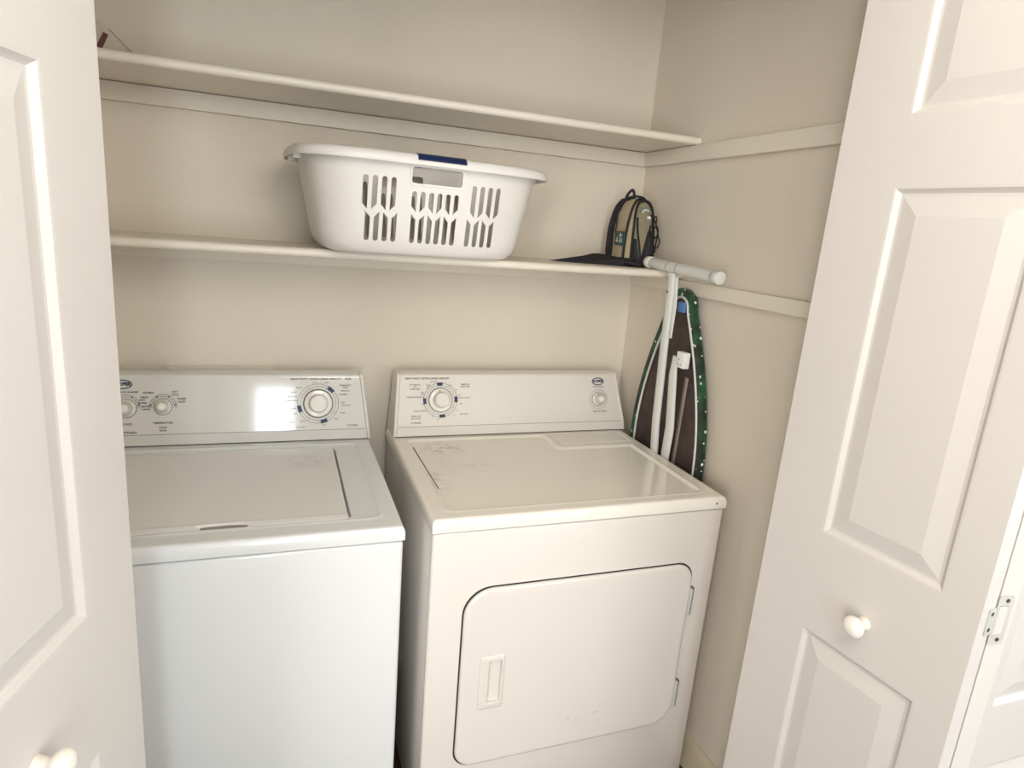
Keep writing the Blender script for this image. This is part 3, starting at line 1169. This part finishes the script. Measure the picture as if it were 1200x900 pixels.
slots(-.1290, -.122, 4, .0205, .170, .098, .094, .030)
slots(.0, .0, 6, .0200, .145, .100, .095, .030)
slots(.1230, .116, 4, .0205, .170, .098, .094, .030)
for s in (-1, 1):
    plate(cut, rrect(-.0590, .0590, .162, .1965, .006, 5), lambda u, v, n=0.0, s=s: Vector((u, s * n, v)), .08, .25)
bmesh.ops.recalc_face_normals(cut, faces=cut.faces[:])
cm = bpy.data.meshes.new('cutter')
cut.to_mesh(cm)
cut.free()
co = bpy.data.objects.new('cutter', cm)
COL.objects.link(co)
md = so.modifiers.new('cut', 'BOOLEAN')
md.operation = 'DIFFERENCE'
md.object = co
md.solver = 'EXACT'
md.use_self = True
dg = bpy.context.evaluated_depsgraph_get()
res = bpy.data.meshes.new_from_object(so.evaluated_get(dg))
bpy.data.objects.remove(so)
bpy.data.objects.remove(co)
link('basket_body', res, M_BASKET, basket, 30)
# rolled rim: outward drooping lip
bm = bmesh.new()
a, b = wall_dims(.955)
zt = .955 * bh
prof = [(-.0030, zt - .001), (-.0032, zt + .007), (.002, zt + .0125), (.012, zt + .0145), (.022, zt + .0125), (.0275, zt + .006), (.0290, zt - .004), (.0275, zt - .009),
        (.0255, zt - .007), (.0245, zt + .002), (.016, zt + .0075), (.004, zt + .004), (.0003, zt - .001)]
rings(bm, [sup(a + o, b + o, 4.0, z) for o, z in prof] + [sup(a - .0030, b - .0030, 4.0, zt - .001)], cap0=False, cap1=False)
obj('rim', bm, M_BASKET, basket, 50)
for s in (-1, 1):
    yy = s * (b + .0275)
    bm = bmesh.new()
    P = [(b + o, z) for o, z in [(.003, zt + .0140), (.012, zt + .0162), (.0225, zt + .0140), (.0292, zt + .007), (.0306, zt + .001), (.0280, zt + .001), (.020, zt + .010), (.003, zt + .0125)]]
    rings(bm, [[(x, s * y, z) for y, z in P] for x in (-.0560, .0560)])
    obj('hand_grip', bm, M_NAVY, basket, 35)['label'] = 'navy blue hand grip'
# flange below the handle opening and inside hand-hold pocket
for s in (-1, 1):
    bm = bmesh.new()
    o1 = rrect(-.0640, .0640, .1565, .2010, .008, 5)
    o2 = rrect(-.0590, .0590, .162, .1965, .006, 5)
    aw, bw = wall_dims(.8)
    ringplate(bm, o1, o2, lambda u, v, n=0.0, s=s: Vector((u, s * (n + bw + (v / bh - .8) * .034), v)), -.004, .0022)
    obj('handle_frame', bm, M_BASKET, basket, 30)
# end hooks under the rim
for s in (-1, 1):
    for yy in (-.05, .05):
        bm = bmesh.new()
        box(bm, s * (a + .010) - .009, s * (a + .010) + .009, yy - .002, yy + .002, zt - .014, zt + .004, bev=.0008)
        obj('end_rib', bm, M_BASKET, basket, 30)
basket.rotation_euler = (0, 0, radians(5.0))

# ------------------------------------------------------------------ backpack
PX, PY, PZ = 1.131, -.131, SHT + .0005
pack = empty('backpack', (PX, PY, PZ))
tag(pack, 'small tan and black backpack standing at the right end of the lower shelf', 'backpack')


def pack_body(hx, hy, H, cy, z0, lean=0.0, n=3.0, k=40):
    L = []
    for t in (0, .02, .06, .15, .3, .45, .6, .72, .82, .9, .95, .98, 1.0):
        f = 1.0
        if t < .06:
            f = .86 + .14 * sqrt(1 - (1 - t / .06) ** 2)
        if t > .45:
            q = (t - .45) / .55
            f = sqrt(max(0.0, 1 - q ** 2.6)) * .96 + .04
        fy = f * (1 - .12 * t)
        bulge = .004 * sin(9 * t)
        L.append([(x + lean * t, y + cy - 0.02 * t * 0, z) for x, y, z in sup(hx * f * (1 - .10 * t) + bulge * .4, hy * fy, n, z0 + H * t, k)])
    bm = bmesh.new()
    rings(bm, L)
    return bm


obj('main_compartment', pack_body(.046, .050, .192, .004, .004, .004), M_TAN, pack, 60)
# front pocket
bm = bmesh.new()
L = []


def fpf(t):
    f = 1 if t < .5 else sqrt(max(0, 1 - ((t - .5) / .5) ** 3.0)) * .97 + .03
    return f * (.8 + .2 * min(1, t / .1))


FPH, FPX, FPY = .176, .031, .022
for t in (0, .03, .12, .3, .5, .6, .7, .78, .85, .9, .94, .97, 1):
    q = fpf(t)
    L.append([(x + .010, y - .036 + .012 * t * t, z) for x, y, z in sup(FPX * q, FPY * (.35 + .65 * q), 2.6, .010 + FPH * t, 40)])


def FA(u, v, n=0.0):
    t = min(max((v - .010) / FPH, 0), 1)
    q = fpf(t)
    r = min(abs(u) / max(FPX * q, 1e-4), .97)
    return Vector((.010 + u, -.036 + .012 * t * t - FPY * (.35 + .65 * q) * (1 - r ** 2.6) ** (1 / 2.6) - n, v))


rings(bm, L)
obj('front_pocket', bm, M_OLIVE, pack, 60)
# black base
bm = bmesh.new()
rings(bm, [[(x, y, z) for x, y, z in sup(.047 * q, .052 * q, 3, zz, 36)] for q, zz in ((.93, 0), (1.0, .006), (1.01, .018), (.985, .024))])
obj('base_panel', bm, M_BLACK, pack, 50)
# piping: curves over the body
def piping(name, pts, r=.0024, m=M_BLACK, sub=8, parent=pack):
    bm = bmesh.new()
    tube(bm, spline(pts, sub), r, 8)
    return obj(name, bm, m, parent, 60)


piping('edge_piping', [(-.044, -.040, .010), (-.046, -.043, .06), (-.043, -.043, .11), (-.030, -.038, .165), (-.010, -.028, .190), (.016, -.022, .190), (.034, -.030, .165), (.043, -.042, .12), (.046, -.046, .07), (.045, -.046, .02)], .0036)
piping('edge_piping', [(-.036, .050, .010), (-.040, .052, .08), (-.036, .046, .14), (-.022, .030, .187), (.0, .022, .196)], .0060)
piping('edge_piping', [(-.0215, -.045, .012), (-.0235, -.048, .05), (-.0230, -.046, .10), (-.0190, -.040, .155), (-.008, -.034, .182), (.010, -.031, .189), (.028, -.034, .182), (.038, -.040, .155), (.043, -.046, .10), (.044, -.048, .05)], .0034)
piping('zip_line', [(-.048, .012, .185 - .04), (-.050, .010, .10), (-.052, .0, .085), (-.051, -.004, .07)], .0018)
# arch badge on the front pocket: grey green arch with silver stripe
bm = bmesh.new()
arcband(bm, 0, .1515, .0105, .0215, radians(0), radians(180), FA, .0002, .0028, 24)
obj('arch_badge', bm, M_GREYG, pack, 30)
bm = bmesh.new()
arcband(bm, -.001, .1515, .0095, .0135, radians(40), radians(175), FA, .0015, .0042, 16)
obj('arch_stripe', bm, M_SILV, pack, 30)
bm = bmesh.new()
plate(bm, [(.004, .138), (.0155, .138), (.0155, .146), (.004, .146)], FA, .0005, .0040)
obj('brand_tag', bm, M_WHITE, pack, 30)['label'] = 'small white tag'
for pts in ([(-.024, .140), (-.022, .10), (-.014, .06), (-.006, .020)], [(.018, .120), (.012, .085), (.006, .05), (.0, .020)]):
    piping('front_strap', [FA(u, v, .001) for u, v in pts], .0032)
def patch(name, lo, hi, v0, v1, m):
    """patch on the pocket surface between u=lo(v) and u=hi(v)"""
    bm = bmesh.new()
    rows = []
    for j in range(11):
        v = v0 + (v1 - v0) * j / 10
        rows.append([bm.verts.new(FA(lo(v) + (hi(v) - lo(v)) * i / 8, v, .0016)) for i in range(9)])
    for j in range(10):
        for i in range(8):
            bm.faces.new((rows[j][i], rows[j][i + 1], rows[j + 1][i + 1], rows[j + 1][i]))
    return obj(name, bm, m, pack, 60)


patch('front_mesh', lambda v: -.008 + .20 * (v - .02), lambda v: .0305, .012, .105, M_BLACK)
patch('front_mesh', lambda v: -.0305, lambda v: -.011 - .20 * (v - .02), .012, .080, M_BLACK)
# black mesh side pocket at the right front
bm = bmesh.new()
L = []
for t in (0, .05, .3, .6, .85, 1):
    f = 1 - .35 * t ** 3
    L.append([(x + .030, y - .044, z) for x, y, z in sup(.020 * f, .024 * f * (1 if t > 0 else .8), 2.4, .004 + .085 * t, 28)])
rings(bm, L)
obj('mesh_pocket', bm, M_BLACK, pack, 60)
for q in range(3):
    bm = bmesh.new()
    L = [Vector((.048 + .010 * cos(a) * (1 - .25 * q) - .004 * q, -.062 + .004 * q, .075 + .028 * q + .017 * sin(a))) for a in [2 * pi * k / 16 for k in range(16)]]
    tube(bm, L, .0020, 6, closed=True)
    obj('bungee_loop', bm, M_BLACK, pack, 60)
piping('bungee_cord', [(.022, -.056, .150), (.036, -.058, .135), (.050, -.052, .115), (.060, -.046, .095), (.054, -.050, .070), (.050, -.056, .045)], .0024)
# teal label on the left side
bm = bmesh.new()
FS = lambda u, v, n=0.0: Vector((-.0500 - n, u, v))
plate(bm, rrect(-.050, .004, .058, .098, .003, 4), FS, 0, .0035)
pt = obj('side_label', bm, M_TEAL, pack, 30)
pt['label'] = 'dark teal printed label on the side'
bm = bmesh.new()
for (u0, v0, u1, v1) in ((-.030, .064, -.026, .094), (-.038, .085, -.020, .089), (-.012, .066, -.008, .082), (-.020, .070, -.002, .073), (-.040, .066, -.036, .078)):
    plate(bm, [(u0, v0), (u1, v0), (u1, v1), (u0, v1)], FS, .0034, .0040)
obj('label_print', bm, M_SILV, pt, None)['kind'] = 'stuff'
# haul loop, top straps, buckle
piping('haul_loop', [(-.020, .030, .185), (-.011, .032, .206), (-.002, .026, .219), (.003, .022, .212), (.004, .018, .194)], .0042)
piping('shoulder_strap', [(-.020, .034, .190), (-.034, .048, .165), (-.044, .056, .11), (-.046, .056, .05), (-.050, .050, .016), (-.090, .040, .012), (-.15, .02, .006)], .0070)
piping('haul_strap', [(-.026, .024, .186), (-.006, .006, .200), (.020, -.010, .196), (.036, -.024, .170)], .0034)
# straps fanned out flat on the shelf toward the left
bm = bmesh.new()
out = [(-.045, -.055), (-.045, .040), (-.10, .045), (-.150, .030), (-.262, -.012), (-.150, -.020)]
top = [.020, .026, .028, .016, .0016, .008]
A_ = [bm.verts.new((x, y, .0008)) for x, y in out]
B_ = [bm.verts.new((x, y, z)) for (x, y), z in zip(out, top)]
bm.faces.new(A_[::-1])
cv = bm.verts.new((-.10, .006, .030))
for i in range(6):
    j = (i + 1) % 6
    bm.faces.new((A_[i], A_[j], B_[j], B_[i]))
    bm.faces.new((B_[i], B_[j], cv))
obj('waist_belt', bm, M_BLACK, pack, 60)
bm = bmesh.new()
box(bm, -.018, .004, -.0735, -.058, .0005, .022, bev=.004)
obj('buckle', bm, M_BLACK, pack, 40)
piping('waist_strap', [(-.044, -.050, .014), (-.020, -.068, .010), (0, -.074, .008)], .0060)

# ------------------------------------------------------------------ ironing board
ib = empty('ironing_board', (1.2, -.33, FZ0))
tag(ib, 'folded ironing board with green dotted cover standing between dryer and wall', 'ironing board')


def bcx(z):          # centre plane of the slab leans slightly
    return 1.2160 - .0130 * z / 1.38


ZN = 1.388


def hw(s):
    """half width at distance s below the nose"""
    if s <= 0:
        return 0.0
    nose = .060 * sqrt(max(0, 1 - (1 - min(s / .055, 1)) ** 2))
    if s < .055:
        return nose
    q = min((s - .055) / .42, 1)
    return .060 + .122 * (1 - (1 - q) ** 1.8)


def cyb(z):
    return -.334 + .0 * z


def outline(inset_, zb=FZ0, n=40):
    R_, L_ = [], []
    for k in range(n + 1):
        q = (k / n) ** 2
        s = q * (ZN - zb)
        R_.append((hw(s), ZN - s))
    pts = [(-a, z) for a, z in R_] + [(a, z) for a, z in R_[::-1][:-1]]
    if inset_ == 0:
        return pts
    # inset by moving along the local normal
    out = []
    m = len(pts)
    for i in range(m):
        p = Vector(pts[i - 1])
        q = Vector(pts[(i + 1) % m])
        t = (q - p).normalized()
        nn = Vector((-t.y, t.x))
        c0 = Vector(pts[i])
        if (Vector((0, .7)) - c0).dot(nn) < 0:
            nn = -nn
        out.append(tuple(c0 + nn * inset_))
    return out


def slab(name, ins, x0, x1, m, hole=None):
    bm = bmesh.new()
    o = outline(ins)
    if hole is None:
        rings(bm, [[(bcx(z) + x0, cyb(z) + y, z) for y, z in o], [(bcx(z) + x0 - .0, cyb(z) + y, z) for y, z in o], [(bcx(z) + x1, cyb(z) + y, z) for y, z in o]] if False else
              [[(bcx(z) + x0, cyb(z) + y, z) for y, z in o], [(bcx(z) + x1, cyb(z) + y, z) for y, z in o]])
    else:
        i_ = outline(hole)
        k = len(o)
        A = [[bm.verts.new((bcx(z) + xx, cyb(z) + y, z)) for y, z in L] for L, xx in ((o, x0), (i_, x0), (i_, x1), (o, x1))]
        for a, b in ((0, 1), (1, 2), (2, 3), (3, 0)):
            for i in range(k):
                j = (i + 1) % k
                bm.faces.new((A[a][i], A[a][j], A[b][j], A[b][i]))
    return obj(name, bm, m, ib, 40)


slab('cover', 0, -.0085, .0065, M_COVER, hole=.0205)
slab('cover_face', .004, .0045, .0080, M_COVER)
slab('mesh_top', .012, -.0045, .0015, M_STEELM)
# white rim tube around the underside
bm = bmesh.new()
o = outline(.0245)
tube(bm, [(bcx(z) - .0085, cyb(z) + y, z) for y, z in o], .0036, 8, closed=True)
obj('rim_tube', bm, M_BOARDW, ib, 60)
# longitudinal rib on the underside
bm = bmesh.new()
tube(bm, [(1.1985, -.405, 1.15), (1.2020, -.392, .90), (1.205, -.36, .3)], .0080, 8, flat=.5, side=(1, 0, 0))
obj('underside_rib', bm, M_RIB, ib, 60)
# main leg with T foot on top
bm = bmesh.new()
tube(bm, [(1.1500, -.341, 1.428), (1.1530, -.338, 1.38), (1.1600, -.334, 1.20), (1.1730, -.324, 1.0), (1.1840, -.322, .88), (1.1850, -.32, .5), (1.188, -.32, .20)], [.0150, .0150, .0165, .0165, .0165, .0160, .0160], 14, flat=.55, side=(1, 0, 0))
obj('leg', bm, M_BOARDW, ib, 60)
bm = bmesh.new()
tube(bm, [(1.1700, -.378, 1.205), (1.1750, -.372, 1.15), (1.1800, -.385, 1.0), (1.1855, -.372, .88), (1.187, -.36, .5), (1.189, -.35, .20)], [.010, .0175, .0190, .0185, .017, .015], 14, flat=.42, side=(1, 0, 0))
obj('leg', bm, M_BOARDW, ib, 60)
bm = bmesh.new()
tube(bm, [(1.1540, -.352, 1.418), (1.1640, -.349, 1.34), (1.168, -.343, 1.25)], [.011, .010, .008], 10, flat=.5, side=(1, 0, 0))
obj('leg_brace', bm, M_BOARDW, ib, 60)
bm = bmesh.new()
Ta, Tb = Vector((1.150, -.214, 1.4478)), Vector((1.150, -.538, 1.4330))
tube(bm, [Ta, Tb], .0150, 20)
foot = obj('foot_bar', bm, M_BOARDW, ib, 60)
dT = (Tb - Ta).normalized()
for p, s in ((Ta, -1), (Tb, 1)):
    bm = bmesh.new()
    lathe(bm, [(.0155, 0), (.0170, .001), (.0170, .020), (.016, .0245), (.008, .0265), (0, .027)], p - dT * s * .018, dT * s, 24)
    obj('end_cap', bm, M_KNOB if s < 0 else M_BOARDW, foot, 60)
for y in (-.322, -.368):
    bm = bmesh.new()
    lathe(bm, [(.0152, 0), (.0160, .0004), (.0160, .0022), (.0152, .0026)], Ta + dT * (abs(y) - .214), dT, 24)
    obj('weld_collar', bm, M_SEAM, foot, 60)
# bracket, blue nose cap, leg slot and screws
bm = bmesh.new()
box(bm, 1.166, 1.186, -.4250, -.3880, 1.178, 1.222, bev=.003)
br = obj('bracket', bm, M_WHITE, ib, 30)
for y, z in ((-.402, 1.202), (-.412, 1.188), (-.398, 1.187)):
    bm = bmesh.new()
    lathe(bm, [(0, 0), (.002, 0), (.0015, .001), (0, .001)], (1.166, y, z), (-1, 0, 0), 10)
    obj('screw', bm, M_DARKMET, br, 30)
obj('nose_clip', bx(1.186, 1.197, -.362, -.332, 1.322, 1.352, bev=.004), M_BLUEP, ib)['label'] = 'blue plastic clip at the nose'
bm = bmesh.new()
lathe(bm, [(0, 0), (.0032, 0), (.0026, .001), (0, .001)], (1.1440, -.336, 1.376), (-1, 0, 0), 12)
obj('screw', bm, M_GAP, ib, 30)
under(ib)

# ------------------------------------------------------------------ packet on the upper shelf
Z2 = SH_Z2 + .021
pk = empty('plastic_packet', (-.176, -.14, Z2))
tag(pk, 'crumpled clear and beige packet with dark red stripe at the left of the upper shelf', 'packet')
bm = bmesh.new()
Fk = lambda u, v, n=0.0: Vector((u, n, v))
pl = [(-.085, .0006), (.052, .0006), (.020, .024), (-.012, .056), (-.060, .098), (-.085, .080)]
plate(bm, pl, Fk, -.022, .022)
bmesh.ops.bevel(bm, geom=bm.edges[:], offset=.005, segments=2, affect='EDGES', profile=.5)
obj('wrapper', bm, M_PACK, pk, 40)
bm = bmesh.new()
plate(bm, [(-.046, .004), (-.034, .003), (-.014, .046), (-.023, .050)], Fk, -.0240, -.0215)
obj('printed_stripe', bm, M_RED, pk, 30)['label'] = 'dark red stripe'
bm = bmesh.new()
tube(bm, [(.048, -.020, .006), (.020, -.022, .025), (-.012, -.022, .057)], .0012, 6)
obj('folded_edge', bm, M_SEAM, pk, 40)

# ------------------------------------------------------------------ washer outlet box in the back wall
ob = empty('outlet_box', (-.002, 0, 1.0))
tag(ob, 'white wall box behind the washing machine, only its top edge showing', 'outlet box')
bm = bmesh.new()
FO = lambda u, v, n=0.0: Vector((u, -n, v))
ringplate(bm, rrect(-.130, .130, -.10, .090, .004, 3), rrect(-.118, .118, -.088, .078, .003, 3), FO, .0003, .013)
obj('frame', bm, M_TRIM, ob, 30)
bm = bmesh.new()
plate(bm, rrect(-.118, .118, -.088, .078, .003, 3), FO, .0003, .0015)
obj('back_plate', bm, M_TRIM, ob, 30)
for x in (-.06, .06):
    bm = bmesh.new()
    lathe(bm, [(0, 0), (.012, 0), (.012, .015), (.007, .018), (.007, .026), (0, .026)], (x, -.0016, .02), (0, -1, 0), 16)
    obj('tap', bm, M_CHROME, ob, 40)

# ------------------------------------------------------------------ added ceiling lamp, unseen, to brighten the machine tops
cl = empty('fill_lamp', (.45, -1.95, CZ))
tag(cl, 'added round flush ceiling lamp with white glass bowl, unseen, for fill light', 'lamp')
bm = bmesh.new()
lathe(bm, [(0, 0), (.15, 0), (.15, -.025), (.13, -.03), (0, -.03)][::-1], (0, 0, -.001), (0, 0, 1), 40)
obj('base', bm, M_GLASSF, cl, 40)
bowl = mat('lamp_bowl', (.9, .88, .84), .4)
b_ = bowl.node_tree.nodes['Principled BSDF']
b_.inputs['Emission Color'].default_value = (1, .93, .82, 1)
b_.inputs['Emission Strength'].default_value = 2.0
bm = bmesh.new()
lathe(bm, [(0, -.10), (.06, -.095), (.11, -.075), (.135, -.045), (.135, -.031), (0, -.031)], (0, 0, -.001), (0, 0, 1), 40)
obj('glass_bowl', bm, bowl, cl, 50)
lamp_light((.45, -1.95, CZ - .42), 22)
